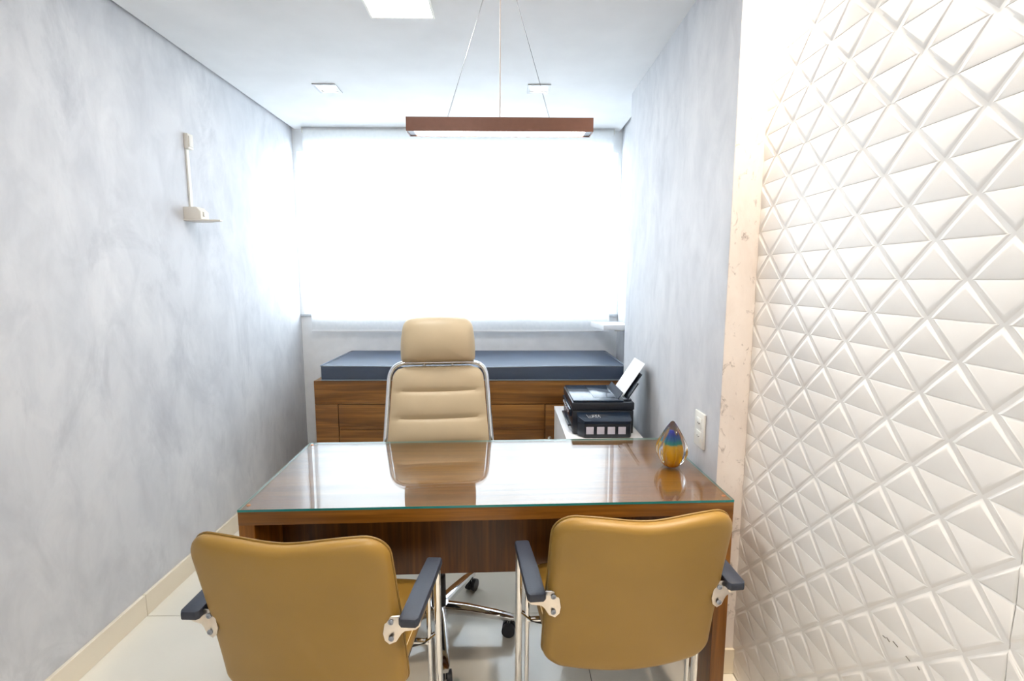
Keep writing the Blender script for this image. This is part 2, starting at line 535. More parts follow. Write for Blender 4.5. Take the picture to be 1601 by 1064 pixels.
# ------------------------------------------------------------------ moulded triangle panels on the right wall
# local frame of a triangle: a along the row (world -Y), z up, height of relief towards -X
def tri_mesh(up, half):
    """right isosceles triangle facet, base NW wide, RH high; half: 0 whole, -1 left half, 1 right half.
    The base lies deep, the apex stands proud; the two slanting sides fall into a V groove."""
    g = .0100                    # half width of the V groove, measured across the slanting side
    hb, ha, lo = .0020, .0040, -.0003
    k = g * math.sqrt(2)
    outer = [(-NW / 2, 0), (NW / 2, 0), (0, RH)]
    inner = [(-NW / 2 + k, .0001), (NW / 2 - k, .0001), (0, RH - k)]
    def relief(z): return hb + (ha - hb) * z / RH
    if half:
        s = half
        outer = [(0, 0), (s * NW / 2, 0), (0, RH)]
        inner = [(0, .0001), (s * (NW / 2 - k), .0001), (0, RH - k)]
    v = [(-lo, a, z) for a, z in outer] + [(-relief(z), a, z) for a, z in inner]
    # rows: outer 0-2, inner 3-5
    f = [(3, 4, 5), (0, 1, 4, 3), (1, 2, 5, 4), (2, 0, 3, 5), (0, 2, 1)]
    if not up: v = [(x, a, RH - z) for x, a, z in v]
    bm = bmesh.new()
    vs = [bm.verts.new(p) for p in v]
    for q in f: bm.faces.new([vs[i] for i in q])
    bmesh.ops.recalc_face_normals(bm, faces=bm.faces)
    # soften the rim of the raised face
    bm.edges.ensure_lookup_table()
    rim = [e for e in bm.edges if {e.verts[0], e.verts[1]} <= {vs[3], vs[4], vs[5]}]
    bmesh.ops.bevel(bm, geom=rim, offset=.0038, segments=3, affect='EDGES', profile=.5)
    me = bpy.data.meshes.new('triangle'); bm.to_mesh(me); bm.free()
    me.materials.append(M['panel'])
    for p in me.polygons: p.use_smooth = False
    shade_auto(me, 28)
    return me
TRI = {(u, h): tri_mesh(u, h) for u in (True, False) for h in (0, -1, 1)}
ZP = [.0055 - .0002, .0055 + 12 * RH, .0055 + 24 * RH]
PW = 6 * NW
def facets(rows, row0):
    """(up, half, a, z) of every triangle of a panel; a runs from 0 to PW away from the far edge"""
    out = []
    for r in range(rows):
        off = 0. if (r + row0) % 2 == 0 else NW / 2
        # line r has nodes at NW/2 + i*NW (even) or at i*NW (odd)
        even = (r % 2 == 0)
        base = NW / 2 if even else 0.
        for i in range(-1, 8):
            for up in (True, False):
                c = base + (i + .5) * NW if up else base + i * NW     # centre of the base / of the top side
                if c < -1e-6 or c > PW + 1e-6: continue
                h = 0
                if c < 1e-6: h = -1          # only the near half (towards -Y) remains
                elif c > PW - 1e-6: h = 1
                out.append((up, h, c, r * RH))
    return out
def make_panel(ytop, zi, whole, rows=12):
    z = ZP[zi]
    hgt = rows * RH if rows == 12 else H - z
    p = box('wall_panel', (XP - .0006, ytop - PW + .0006, z + .0014), (XP + .0115, ytop - .0006, z + hgt - .0014), 'panel', wp)
    if whole:
        for (up, h, c, dz) in facets(rows, 0):
            # local +a is world +Y : near half means a<0
            o = bpy.data.objects.new('triangle', TRI[(up, h)]); COL.objects.link(o)
            o.parent = p; o.location = (XP, ytop - c, z + dz)
    else:
        verts, faces = [], []
        for (up, h, c, dz) in facets(rows, 0):
            me = TRI[(up, h)]; b = len(verts)
            verts += [(XP + v.co.x, ytop - c + v.co.y, z + dz + v.co.z) for v in me.vertices]
            faces += [tuple(b + i for i in q.vertices) for q in me.polygons]
        o = link('triangle_relief', mesh_of(verts, faces, fix=False), 'panel', p); o['kind'] = 'stuff'
    return p
for zi in range(3):
    make_panel(Y0 - .0015, zi, True, 12 if zi < 2 else 9)
    for c in (1, 2):
        make_panel(Y0 - .0015 - c * (PW + .0008), zi, False, 12 if zi < 2 else 9)

# a broken hairline scratch on the lower panel by the desk
lower = [o for o in wp.children if o.name.startswith('wall_panel')][0]
SC = [(1.0249, .6875), (1.0172, .6872), (1.0139, .6914), (1.0058, .6867), (.996, .6962), (.9829, .6928), (.9598, .6903), (.9492, .6871), (.93, .6916), (.9246, .6874)]
for a, b in zip(SC[0::2], SC[1::2]):
    tube('scratch', [(XP - .0052, a[0], a[1]), (XP - .0046, b[0], b[1])], .0009, 'hole', lower, 5)

# ------------------------------------------------------------------ desk
DW, DD, DH = 1.636, .650, .752
desk = tag(empty('office_desk', (-.8625, 1.512, 0), math.radians(2.03)), 'dark walnut desk with thick top and panel sides under clear glass', 'desk')
box('desk_top', (0, 0, DH - .046), (DW, DD, DH), 'desk_top', desk, .0015)
box('side_panel', (0, .001, 0), (.050, DD, DH - .046), 'desk_side', desk, .0015)
box('side_panel', (DW - .050, .001, 0), (DW, DD, DH - .046), 'desk_side', desk, .0015)
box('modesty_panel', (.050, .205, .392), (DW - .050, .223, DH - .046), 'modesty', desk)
gl = tag(empty('desk_glass', (-.8625, 1.512, DH), math.radians(2.03)), 'clear glass sheet with green edge lying on the walnut desk', 'glass sheet')
def glass_sheet():
    me = box_mesh((0.001, -.002, .0005), (DW - .001, DD + .001, .0085))
    me.materials.append(M['desk_glass']); me.materials.append(M['glass_edge']); me.materials.append(M['glass_edge_pale'])
    for p in me.polygons: p.material_index = 0 if abs(p.normal.z) > .5 else (1 if p.normal.y < -.5 else 2)
    return me
link('glass', glass_sheet(), None, gl)
for sx, sy in ((.022, .03), (DW - .022, .03), (.022, DD - .03), (DW - .022, DD - .03)):
    lathe('stud', [(.0001, .0085), (.007, .0087), (.006, .0105), (.0001, .011)], 'copper', gl, 14, (sx, sy, 0))

# ------------------------------------------------------------------ visitor chair
def make_visitor():
    t = empty('visitor_chair')
    # back: u across, v height, w from the rear surface forwards
    hw, z0, z1 = .243, .366, .893
    def outline(dip=.016):
        o = densify(round_rect(hw, (z1 - z0) / 2, .052, 8, .060), .02)
        res = []
        for u, v in o:
            h = (v + (z1 - z0) / 2) / (z1 - z0)
            u2 = u * (1.035 - .035 * h + .004 * math.sin(h * PI))
            v2 = v - dip * math.exp(-(u / .10) ** 2) * max(0, (h - .55) / .45) ** 1.5
            v2 = v2 + .018 * (u / hw) ** 2 * max(0, .25 - h) * 4
            res.append((u2, v2 + (z0 + z1) / 2))
        return res
    def ywarp(u, z):
        s = (z - z0) / (z1 - z0)
        return .006 - .130 * s ** 1.2 + .030 * (u / hw) ** 2
    warp = lambda u, v, w: (u, ywarp(u, v) + w, v)
    def bul(u, v, w, side, s):
        return (-.007 if side == 0 else .012) * (1 - s ** 3)
    ol = outline()
    link('backrest', pad_mesh(ol, .052, .024, warp, 9, 5, bul), 'tan', t)
    # piping round the rim and the seam line in front of it
    ring = []
    for (u, v) in ol: ring.append(warp(u * 1.0, .654 + (v - .654) * 1.0, .036))
    tube('piping', ring, .0032, 'piping', t, 8, closed=True)
    # seat
    sol = densify(round_rect(.245, .215, .07, 8), .02)
    def sw_(u, v, w): return (u * (1 + .03 * (v / .215)), v + .225, .485 - w - .030 * max(0, v / .215) ** 3)
    def sb(u, v, w, side, s): return (-.014 * (1 - s ** 4) if side == 0 else 0)
    link('seat', pad_mesh(sol, .065, .028, sw_, 8, 5, sb), 'tan', t)
    ring = [sw_(u * .985, v * .985, .006) for u, v in sol]
    tube('stitching', ring, .0011, 'thread', t, 6, closed=True)
    sol2 = densify(round_rect(.235, .20, .07, 8), .03)
    link('seat_shell', pad_mesh(sol2, .022, .010, lambda u, v, w: (u, v + .222, .430 - w), 3, 3), 'black_plastic', t)
    box('back_strut', (-.05, .045, .396), (.05, .12, .412), 'black_plastic', t, .006)
    for s in (-1, 1):
        # arm pad
        pol = [(s * x + .0, y) for x, y in ((.256, -.034), (.260, .10), (.268, .232), (.273, .238), (.310, .238), (.315, .232), (.312, .10), (.307, -.032), (.300, -.042), (.263, -.042))]
        if s < 0: pol = pol[::-1]
        o = link('arm_pad', prism_mesh(densify(pol, .03), .637, .662, .006), 'arm_rubber', t)
        # nickel bracket behind the back
        bp = [(.222, .612), (.226, .594), (.238, .584), (.254, .588), (.266, .606), (.274, .612), (.300, .610), (.312, .618), (.313, .632), (.304, .641), (.276, .642), (.262, .656), (.244, .660), (.228, .650)]
        bp = [(s * (x - .008), z) for x, z in bp]
        if s < 0: bp = bp[::-1]
        me = prism_mesh(bp, 0, .005, .0012)
        # prism lies in (x, z) plane: turn it upright, its face towards -y
        yb = ywarp(.225, .62) - .0085
        for v in me.vertices:
            x, zz, d = v.co.x, v.co.y, v.co.z
            v.co = (x, yb + d + .35 * max(0, abs(x) - .232), zz)
        bm = bmesh.new(); bm.from_mesh(me); bmesh.ops.recalc_face_normals(bm, faces=bm.faces); bm.to_mesh(me); bm.free()
        b = link('arm_bracket', me, 'satin', t)
        for (x, z) in ((.243, .645), (.243, .600)):
            sc = lathe('screw', [(.0001, 0), (.0072, 0), (.0072, .0018), (.0045, .0034), (.0030, .0036), (.0028, .0020), (.0001, .0020)], 'grey_metal', b, 14)
            sc.rotation_euler = (PI / 2, 0, 0); sc.location = (s * (x - .008), yb, z)
        box('arm_block', (min(s * .268, s * .296), yb + .012, .614), (max(s * .268, s * .296), yb + .056, .638), 'satin', t, .008)
        # chrome sled frame: front upright, floor runner
        x = s * .303
        tube('leg', fillet([(x, .205, .640), (x, .225, .012 + .02), (x, .23, .0125), (x, -.06, .0125)], .05, 6), .0115, 'chrome', t, 14)
        tube('inner_leg', [(s * .276, .205, .637), (s * .276, .225, .020)], .0075, 'chrome', t, 10)
        tube('seat_link', [(x, .213, .437), (s * .262, .212, .40), (s * .215, .212, .385)], .011, 'chrome', t, 10, flat=.45)
    tube('cross_bar', [(-.303, -.055, .0125), (.303, -.055, .0125)], .0115, 'chrome', t, 14)
    tube('seat_bar', [(-.276, .212, .400), (.276, .212, .400)], .009, 'chrome', t, 10)
    return t
vc = make_visitor()
vc.location = (.362, 1.282, 0); vc.rotation_euler.z = math.radians(4.5)
vc2 = copy_tree(vc)
vc2.location = (-.520, 1.183, 0); vc2.rotation_euler.z = math.radians(-3.5)
tag(vc, 'leather visitor chair, ochre tone holding its light, in front of the desk, beside the white relief panels', 'chair', 'visitor chairs before the desk')
tag(vc2, 'leather visitor chair, ochre tone holding its light, in front of the desk, beside the grey cement wall', 'chair', 'visitor chairs before the desk')

# ------------------------------------------------------------------ executive chair (faces the camera)
def make_exec():
    t = tag(empty('executive_chair', (-.285, 1.95, 0), math.radians(6)), 'beige high-back executive chair with headrest and chrome frame behind the desk', 'chair')
    def yb(z): return .315 + .175 * max(0, (z - .50) / .58) ** 1.0
    zb, zt = .47, 1.066
    def hwz(z):
        return .272 - .040 * (z - zb) / (zt - zb)
    # frame loop
    path = [(-hwz(zb), yb(zb) + .02, zb), (-hwz(1.04), yb(1.04) + .02, 1.04), (-.185, yb(1.072) + .02, 1.080), (.185, yb(1.072) + .02, 1.080), (hwz(1.04), yb(1.04) + .02, 1.04), (hwz(zb), yb(zb) + .02, zb)]
    pts = [Vector(p) for p in path]
    loop = fillet([path[0], (-.238, yb(1.075) + .02, 1.078), (.238, yb(1.075) + .02, 1.078), path[-1]], .085, 10)
    tube('back_frame', loop, .0115, 'chrome', t, 14, flat=1.3)
    # padded back with horizontal seams
    seams = [.600, .705, .822, .950]
    def warp(u, v, w): return (u, yb(v) - .018 + w, v)
    ol = []
    base = densify(round_rect(1., 1., .16, 8, .34), .06)
    for u, v in base:
        z = (zb + zt - .004) / 2 + v * (zt - .004 - zb) / 2
        ol.append((u * (hwz(z) - .014), z))
    def bul(u, v, w, side, s):
        if side: return 0
        e = [zb] + seams + [zt]
        k = max(i for i in range(len(e) - 1) if e[i] <= v + 1e-9) if v > zb else 0
        q = (v - e[k]) / (e[k + 1] - e[k]); q = min(max(q, 0), 1)
        crown = (max(0, math.sin(PI * q))) ** .45
        return (-.020 * crown - .008) * (1 - s ** 8) + .022 * (1 - (u / .26) ** 2) * 0
    # a regular grid gives clean seams
    nu, zs = 24, []
    e = [zb] + seams + [zt - .004]
    for a, b in zip(e[:-1], e[1:]):
        for k in range(10): zs.append(a + (b - a) * (k / 10) ** 1.0)
    zs.append(zt - .004)
    verts, faces = [], []
    def half(z):
        h = hwz(z) - .011
        r = .058; d = (zt - .004) - z
        if d < r: h -= r - math.sqrt(max(0, r * r - (r - d) ** 2))
        return h
    for z in zs:
        k = max(i for i in range(len(e) - 1) if e[i] <= z + 1e-9)
        q = min(max((z - e[k]) / (e[k + 1] - e[k]), 0), 1)
        crown = max(0., math.sin(PI * q)) ** .5
        for i in range(nu + 1):
            u = -1 + 2 * i / nu
            rim = (1 - abs(u) ** 7)
            y = yb(z) - .004 - (.006 + .016 * crown) * rim - .0 + .012 * u * u * 0
            verts.append((u * half(z), y, z + .006 * (1 - u * u) * (0 if k == 0 else 1) * (-1 if q == 0 else 0)))
    n1 = nu + 1
    for i in range(len(zs) - 1):
        for j in range(nu): faces.append((i * n1 + j, i * n1 + j + 1, (i + 1) * n1 + j + 1, (i + 1) * n1 + j))
    # rear skin
    b0 = len(verts)
    for z in zs:
        for i in range(nu + 1):
            u = -1 + 2 * i / nu
            verts.append((u * half(z), yb(z) + .004 + .022 * (1 - abs(u) ** 6), z))
    for i in range(len(zs) - 1):
        for j in range(nu): faces.append((b0 + i * n1 + j, b0 + (i + 1) * n1 + j, b0 + (i + 1) * n1 + j + 1, b0 + i * n1 + j + 1))
        faces.append((i * n1, (i + 1) * n1, b0 + (i + 1) * n1, b0 + i * n1))
        faces.append((i * n1 + nu, b0 + i * n1 + nu, b0 + (i + 1) * n1 + nu, (i + 1) * n1 + nu))
    for j in range(nu):
        faces.append((j, b0 + j, b0 + j + 1, j + 1))
        a = (len(zs) - 1) * n1 + j
        faces.append((a, a + 1, b0 + a + 1, b0 + a))
    me = mesh_of(verts, faces); shade_auto(me, 60)
    link('backrest', me, 'beige', t)
    # headrest
    hz0, hz1 = 1.085, 1.296
    ol = []
    for u, v in densify(round_rect(.183, (hz1 - hz0) / 2, .018, 6, .040), .015):
        h = (v + (hz1 - hz0) / 2) / (hz1 - hz0)
        wd = 1.0 - .085 * h ** 1.3 + .03 * math.sin(PI * h)
        ol.append((u * wd, (hz0 + hz1) / 2 + v + (.012 * (1 - (u / .183) ** 2) * (1 if h > .5 else 0) * h)))
    def hwarp(u, v, w):
        h = (v - hz0) / (hz1 - hz0)
        return (u, yb(1.075) - .035 + .03 * h - .018 * math.sin(PI * h) + w + .05 * (u / .18) ** 2 * .25, v)
    link('headrest', pad_mesh(ol, .075, .030, hwarp, 7, 5, lambda u, v, w, sd, s: (-.016 if sd == 0 else .008) * (1 - s ** 2.5)), 'beige', t)
    for s in (-1, 1):
        tube('headrest_stem', [(s * .07, yb(1.07) + .018, 1.04), (s * .07, yb(1.09) + .010, 1.13)], .008, 'chrome', t, 10)
    # seat
    sol = densify(round_rect(.255, .25, .08, 8), .025)
    link('seat', pad_mesh(sol, .09, .035, lambda u, v, w: (u, v + .10, .500 - w - .02 * max(0, -v / .25) ** 3), 8, 5, lambda u, v, w, sd, s: -.014 * (1 - s ** 4) if sd == 0 else 0), 'beige', t)
    for s in (-1, 1):
        tube('seat_rail', fillet([(s * .27, yb(.5) + .01, .60), (s * .272, .315, .455), (s * .262, -.14, .440)], .09, 8), .0105, 'chrome', t, 12)
    box('mechanism', (-.09, -.10, .355), (.09, .16, .410), 'black_plastic', t, .01)
    # gas column and five-star base
    lathe('column', [(.0001, .10), (.032, .10), (.030, .25), (.022, .255), (.022, .36), (.0001, .36)], 'black_plastic', t, 20)
    lathe('hub', [(.0001, .062), (.040, .065), (.044, .10), (.040, .128), (.0001, .13)], 'chrome', t, 20)
    R = .30
    for k in range(5):
        a = math.radians(-6 - 6 + 72 * k)
        d = Vector((math.cos(a), math.sin(a), 0)); sd = Vector((-d.y, d.x, 0))
        verts, faces = [], []
        prof = [(.030, .108, .026, .020), (.12, .104, .024, .018), (.24, .090, .020, .015), (R + .005, .080, .017, .012), (R + .022, .076, .010, .008)]
        for (q, z, wd, hh) in prof:
            c = d * q
            for (aa, bb) in ((-1, -.6), (-.75, -1), (.75, -1), (1, -.6), (1, .5), (.6, 1), (-.6, 1), (-1, .5)):
                p = c + sd * wd * aa; verts.append((p.x, p.y, z + hh * bb))
        for i in range(len(prof) - 1):
            for j in range(8):
                faces.append((i * 8 + j, i * 8 + (j + 1) % 8, (i + 1) * 8 + (j + 1) % 8, (i + 1) * 8 + j))
        faces.append(tuple(range(8))); faces.append(tuple(range((len(prof) - 1) * 8, len(prof) * 8)))
        me = mesh_of(verts, faces); shade_auto(me, 45)
        link('base_leg', me, 'chrome', t)
        c = d * R
        ca = link('caster', tube_mesh([(c.x - sd.x * .024, c.y - sd.y * .024, .028), (c.x - sd.x * .006, c.y - sd.y * .006, .028)], .028, 18), 'black_plastic', t)
        link('wheel', tube_mesh([(c.x + sd.x * .006, c.y + sd.y * .006, .028), (c.x + sd.x * .024, c.y + sd.y * .024, .028)], .028, 18), 'black_plastic', ca)
        link('caster_stem', tube_mesh([(c.x, c.y, .028), (c.x, c.y, .078)], .007, 10), 'chrome', ca)
    return t
make_exec()

# ------------------------------------------------------------------ examination couch and mattress
CX0, CX1, CY0, CY1, CZ = -1.266, .800, 3.205, 3.880, .826
co = tag(empty('examination_couch', ((CX0 + CX1) / 2, (CY0 + CY1) / 2, 0)), 'long walnut couch base with drawers under the window', 'couch base')
def cbox(name, lo, hi, mat='couch_wood', par=None, **k):
    o = co.location
    return box(name, tuple(lo[i] - o[i] for i in range(3)), tuple(hi[i] - o[i] for i in range(3)), mat, par or co, **k)
cbox('carcass', (CX0, CY0 + .020, .0), (CX1, CY1, CZ - .018))
cbox('platform', (CX0, CY0 + .019, CZ - .018), (CX1, CY1, CZ - .001))
FZ = .667
cbox('top_rail', (CX0, CY0, FZ + .002), (CX1, CY0 + .019, CZ), bevel=.001)
cbox('left_stile', (CX0, CY0 + .0005, .05), (-1.116, CY0 + .019, FZ - .001), bevel=.001)
dx = [-1.112, -.425, .262]
for a, b in zip(dx[:-1], dx[1:]):
    cbox('drawer', (a + .002, CY0, .520), (b - .002, CY0 + .019, FZ - .004), bevel=.0015)
    cbox('finger_pull', (a + .002, CY0 + .010, .492), (b - .002, CY0 + .019, .518))
    cbox('drawer', (a + .002, CY0, .285), (b - .002, CY0 + .019, .490), bevel=.0015)
    cbox('finger_pull', (a + .002, CY0 + .010, .258), (b - .002, CY0 + .019, .283))
    cbox('drawer', (a + .002, CY0, .055), (b - .002, CY0 + .019, .256), bevel=.0015)
cd = cbox('door', (.268, CY0, .055), (CX1 - .002, CY0 + .019, FZ - .004), bevel=.0015)
kn = lathe('knob', [(.0001, 0), (.006, 0), (.005, .012), (.012, .018), (.012, .024), (.0001, .026)], 'chrome', cd, 16)
kn.rotation_euler = (PI / 2, 0, 0); kn.location = (.296 - co.location.x, CY0 - co.location.y, .44)
cbox('plinth', (CX0 + .02, CY0 + .03, 0), (CX1 - .02, CY0 + .04, .05), 'black_plastic')

mt = tag(empty('couch_mattress', (-.212, 3.535, CZ)), 'navy vinyl mattress with grey piping on the walnut couch', 'mattress')
mol = densify(round_rect(1.006, .336, .02, 4), .06)
def mwarp(u, v, w):
    sag = .010 * math.exp(-((u + .05) / .5) ** 2) * (1 - w / .104) * (.5 - v / .67)
    wr = .0025 * math.sin(u * 37 + 4 * w * 30) * math.exp(-((w - .05) / .04) ** 2)
    return (u, v + (wr if v < -.3 else 0), .104 - w - sag)
link('mattress_cover', pad_mesh(mol, .104, .012, mwarp, 8, 3), 'navy', mt)
for w in (.004, .098):
    tube('piping', [mwarp(u * 1.001, v * 1.003, w) for u, v in mol], .0042, 'navy_piping', mt, 8, closed=True)

# ------------------------------------------------------------------ roller blind and floating shelf
bd = tag(empty('roller_blind', (-.34, 3.852, 1.08)), 'white translucent roller blind drawn down over the window', 'blind')
def bbox(name, lo, hi, mat, **k):
    o = bd.location
    return box(name, tuple(lo[i] - o[i] for i in range(3)), tuple(hi[i] - o[i] for i in range(3)), mat, bd, **k)
BX0, BX1 = -1.513, .814
# one woven sheet: a single surface, so that daylight crosses it once; it hangs in very shallow waves
fv, ff = [], []
for i in range(49):
    x = BX0 + (BX1 - BX0) * i / 48
    for k in range(13):
        q = k / 12
        fv.append((x - bd.location.x, .0012 * math.sin(x * 9) * q * (1 - q) * 4, 1.094 - 1.08 + (2.6125 - 1.094) * q))
for i in range(48):
    for k in range(12): ff.append((i * 13 + k, (i + 1) * 13 + k, (i + 1) * 13 + k + 1, i * 13 + k + 1))
link('fabric', mesh_of(fv, ff), 'blind', bd, smooth=True)
bbox('bottom_bar', (BX0, 3.846, 1.079), (BX1, 3.858, 1.095), 'white_lam', bevel=.003)
tb = link('roller_tube', tube_mesh([(BX0 - bd.location.x, .0165, 2.596 - 1.08), (BX1 - bd.location.x, .0165, 2.596 - 1.08)], .0150, 20), 'white_plastic', bd)
for x in (BX0 - .008, BX1 + .002):
    bbox('end_bracket', (x, 3.850, 2.575), (x + .006, 3.905, 2.6128), 'white_plastic', bevel=.002)

sh = tag(empty('floating_shelf', (.78, 3.62, 1.135)), 'small white floating shelf on the recessed wall beside the blind', 'shelf')
poly = [(.70, 3.48), (XR - .001, 3.48), (XR - .001, 3.76), (.655, 3.76)]
me = prism_mesh([(x - .78, y - 3.62) for x, y in poly], 0, .035, .0015); link('board', me, 'white_lam', sh)
for y in (3.54, 3.68):
    box('bracket', (XR - .78 - .10, y - 3.62 - .008, -.014), (XR - .78 - .001, y - 3.62 + .008, 0), 'white_plastic', sh, .002)

# ------------------------------------------------------------------ white cabinet, printer, paper
KX0, KX1, KY0, KY1, KZ = .310, .695, 2.345, 3.030, .70
kb = tag(empty('side_cabinet', ((KX0 + KX1) / 2, (KY0 + KY1) / 2, 0)), 'white laminate cabinet beside the grey wall carrying the printer', 'cabinet')
def kbox(name, lo, hi, mat='white_lam', **k):
    o = kb.location
    return box(name, tuple(lo[i] - o[i] for i in range(3)), tuple(hi[i] - o[i] for i in range(3)), mat, k.pop('par', kb), **k)
kbox('cabinet_top', (KX0 - .003, KY0 - .004, KZ - .022), (KX1 + .003, KY1, KZ), bevel=.0015)
kbox('body', (KX0, KY0 + .018, .04), (KX1, KY1 - .001, KZ - .0225))
kbox('plinth', (KX0 + .02, KY0 + .03, 0), (KX1 - .02, KY1 - .02, .04))
for z0, z1 in ((.045, .255), (.259, .465), (.469, .674)):
    d = kbox('drawer', (KX0 + .002, KY0, z0), (KX1 - .002, KY0 + .017, z1), bevel=.0015)
    kbox('handle', (.45, KY0 - .018, z1 - .06), (.555, KY0 - .001, z1 - .05), 'chrome', par=d, bevel=.002)

pr = tag(empty('inkjet_printer', (.500, 2.64, KZ)), 'black ink-tank printer on the white cabinet', 'printer')
PX0, PX1, PY0, PY1 = -.156, .160, -.185, .192       # local footprint
box('body', (PX0, PY0, .004), (PX1, PY1, .128), 'printer', pr, .006)
box('scanner_unit', (PX0 - .002, PY0 - .004, .130), (PX1 + .002, PY1 + .003, .170), 'printer', pr, .006)
lid = box('scanner_lid', (PX0 + .004, PY0 + .004, .1702), (PX1 - .052, PY1 - .004, .180), 'printer_gloss', pr, .004)
box('lid_inlay', (PX0 + .120, PY0 + .06, .1795), (PX1 - .066, PY1 - .012, .1812), 'printer_gloss', lid, .0006)
box('feed_cover', (PX1 - .048, PY0 + .03, .1702), (PX1 - .004, PY1 - .02, .1785), 'printer', pr, .003)
# the rear paper support leans towards the wall
def slab(name, x0, z0, x1, z1, y0, y1, th, mat, par):
    d = Vector((x1 - x0, 0, z1 - z0)); n = Vector((d.z, 0, -d.x)).normalized() * th
    v = []
    for y in (y0, y1):
        v += [(x0, y, z0), (x1, y, z1), (x1 + n.x, y, z1 + n.z), (x0 + n.x, y, z0 + n.z)]
    f = [(0, 1, 2, 3), (7, 6, 5, 4), (0, 4, 5, 1), (1, 5, 6, 2), (2, 6, 7, 3), (3, 7, 4, 0)]
    return link(name, mesh_of(v, f), mat, par)
slab('paper_support', .126, .168, .186, .262, -.150, .110, .006, 'printer', pr)
slab('support_extension', .172, .236, .214, .302, -.115, .02, .004, 'printer', pr)
slab('feed_guard', .078, .174, .108, .214, -.150, .120, .004, 'printer_gloss', pr)
# ink tank on the side that faces the desk
TP = [(-.132, PY0 + .001), (-.132, PY0 - .024), (-.102, PY0 - .062), (.128, PY0 - .062), (.136, PY0 - .050), (.136, PY0 + .001)]
tk = link('ink_tank', prism_mesh(TP, .004, .074, .003), 'printer', pr)
me = prism_mesh([(x * 1.01, y - .001) for x, y in TP], .075, .088)
for v in me.vertices:                                   # the lid falls towards its front edge
    if v.co.z > .08: v.co.z += .030 * (v.co.y - (PY0 - .063)) / .063
tl = link('tank_lid', me, 'printer_gloss', tk)
def lid_z(y): return .0884 + .030 * (y - (PY0 - .063)) / .063
# silver lettering on the lid, too small to read in the photograph
def stroke(x0, y0, x1, y1):
    tube('lettering', [(x0, y0, lid_z(y0)), (x1, y1, lid_z(y1))], .0010, 'silver_ink', tl, 5)
ya, yb_, ym = PY0 - .038, PY0 - .018, PY0 - .028
for q in ((-.088, yb_, -.082, ym), (-.082, ym, -.080, ya), (-.078, ya, -.062, ya), (-.076, ym, -.064, ym), (-.058, ya, -.058, yb_), (-.052, ya, -.052, yb_), (-.058, ym, -.046, ym),
          (-.044, ya, -.036, yb_), (-.036, ya, -.044, yb_), (-.032, ya, -.026, yb_), (-.026, yb_, -.018, ya), (-.030, ym, -.022, ym)): stroke(*q)
for k in range(4):
    x = -.094 + k * .054
    box('tank_window', (x, PY0 - .0640, .022), (x + .038, PY0 - .061, .060), 'tank_window', tk, .0015)
# control panel on the end that faces the room
cp = box('control_panel', (PX0 - .012, PY0 + .03, .088), (PX0 + .002, PY1 - .03, .126), 'printer_gloss', pr, .003)
for k in range(5):
    y = PY0 + .07 + k * .05
    box('button', (PX0 - .0145, y, .100), (PX0 - .011, y + .018, .114), 'tank_window' if k % 2 else 'silver_ink', cp, .001)
box('output_tray', (PX0 - .016, PY0 + .05, .030), (PX0 + .004, PY1 - .05, .040), 'printer', pr, .002)

pa = tag(empty('paper_sheet', (.500, 2.64, KZ)), 'white sheet of paper standing in the printer feed', 'paper')
slab('sheet', .116, .176, .232, .356, -.105, .105, .0010, 'paper', pa)

# ------------------------------------------------------------------ glass ornament on the desk
orn = tag(empty('glass_ornament', (.660, 1.875, DH + .0085)), 'ribbed bud-shaped glass ornament with amber and blue core on the desk', 'ornament')
prof = [(.0001, .0), (.020, .0), (.030, .004), (.046, .022), (.058, .045), (.0625, .066), (.060, .085), (.050, .110), (.037, .134), (.024, .156), (.013, .172), (.006, .181), (.0001, .184)]
def smooth_prof(p, n=5):
    out = []
    for i in range(len(p) - 1):
        p0 = p[max(i - 1, 0)]; p1 = p[i]; p2 = p[i + 1]; p3 = p[min(i + 2, len(p) - 1)]
        for k in range(n):
            t = k / n
            out.append(tuple(.5 * ((2 * p1[j]) + (-p0[j] + p2[j]) * t + (2 * p0[j] - 5 * p1[j] + 4 * p2[j] - p3[j]) * t * t + (-p0[j] + 3 * p1[j] - 3 * p2[j] + p3[j]) * t ** 3) for j in (0, 1)))
    out.append(p[-1])
    return [(max(1e-4, a), b) for a, b in out]
rib = lambda a, z: 1 - .20 * abs(math.cos(4 * a + .3)) ** 3 * min(1, z / .03)
lathe('glass_body', smooth_prof(prof), 'crystal', orn, 128, None, rib)
core = [(.0001, .006), (.019, .007), (.028, .024), (.0345, .046), (.036, .064), (.034, .084), (.027, .108), (.015, .130), (.006, .142), (.0001, .145)]
lathe('coloured_core', smooth_prof(core, 3), 'core', orn, 96, None, lambda a, z: 1 - .22 * abs(math.cos(4 * a + .3)) ** 3)

# ------------------------------------------------------------------ wall socket
so = tag(empty('wall_socket', (XB, 1.870, .911)), 'white double socket plate on the grey wall behind the ornament', 'socket')
box('plate', (-.009, -.046, -.070), (0, .046, .070), 'white_plastic', so, .003)
for dz in (-.026, .026):
    mdl = box('outlet', (-.0105, -.024, dz - .021), (-.008, .024, dz + .021), 'white_plastic', so, .001)
    for dy in (-.009, 0, .009):
        hl = link('hole', tube_mesh([(-.0112, dy, dz - .003 * (dy == 0)), (-.0100, dy, dz - .003 * (dy == 0))], .0026, 10), 'hole', mdl)

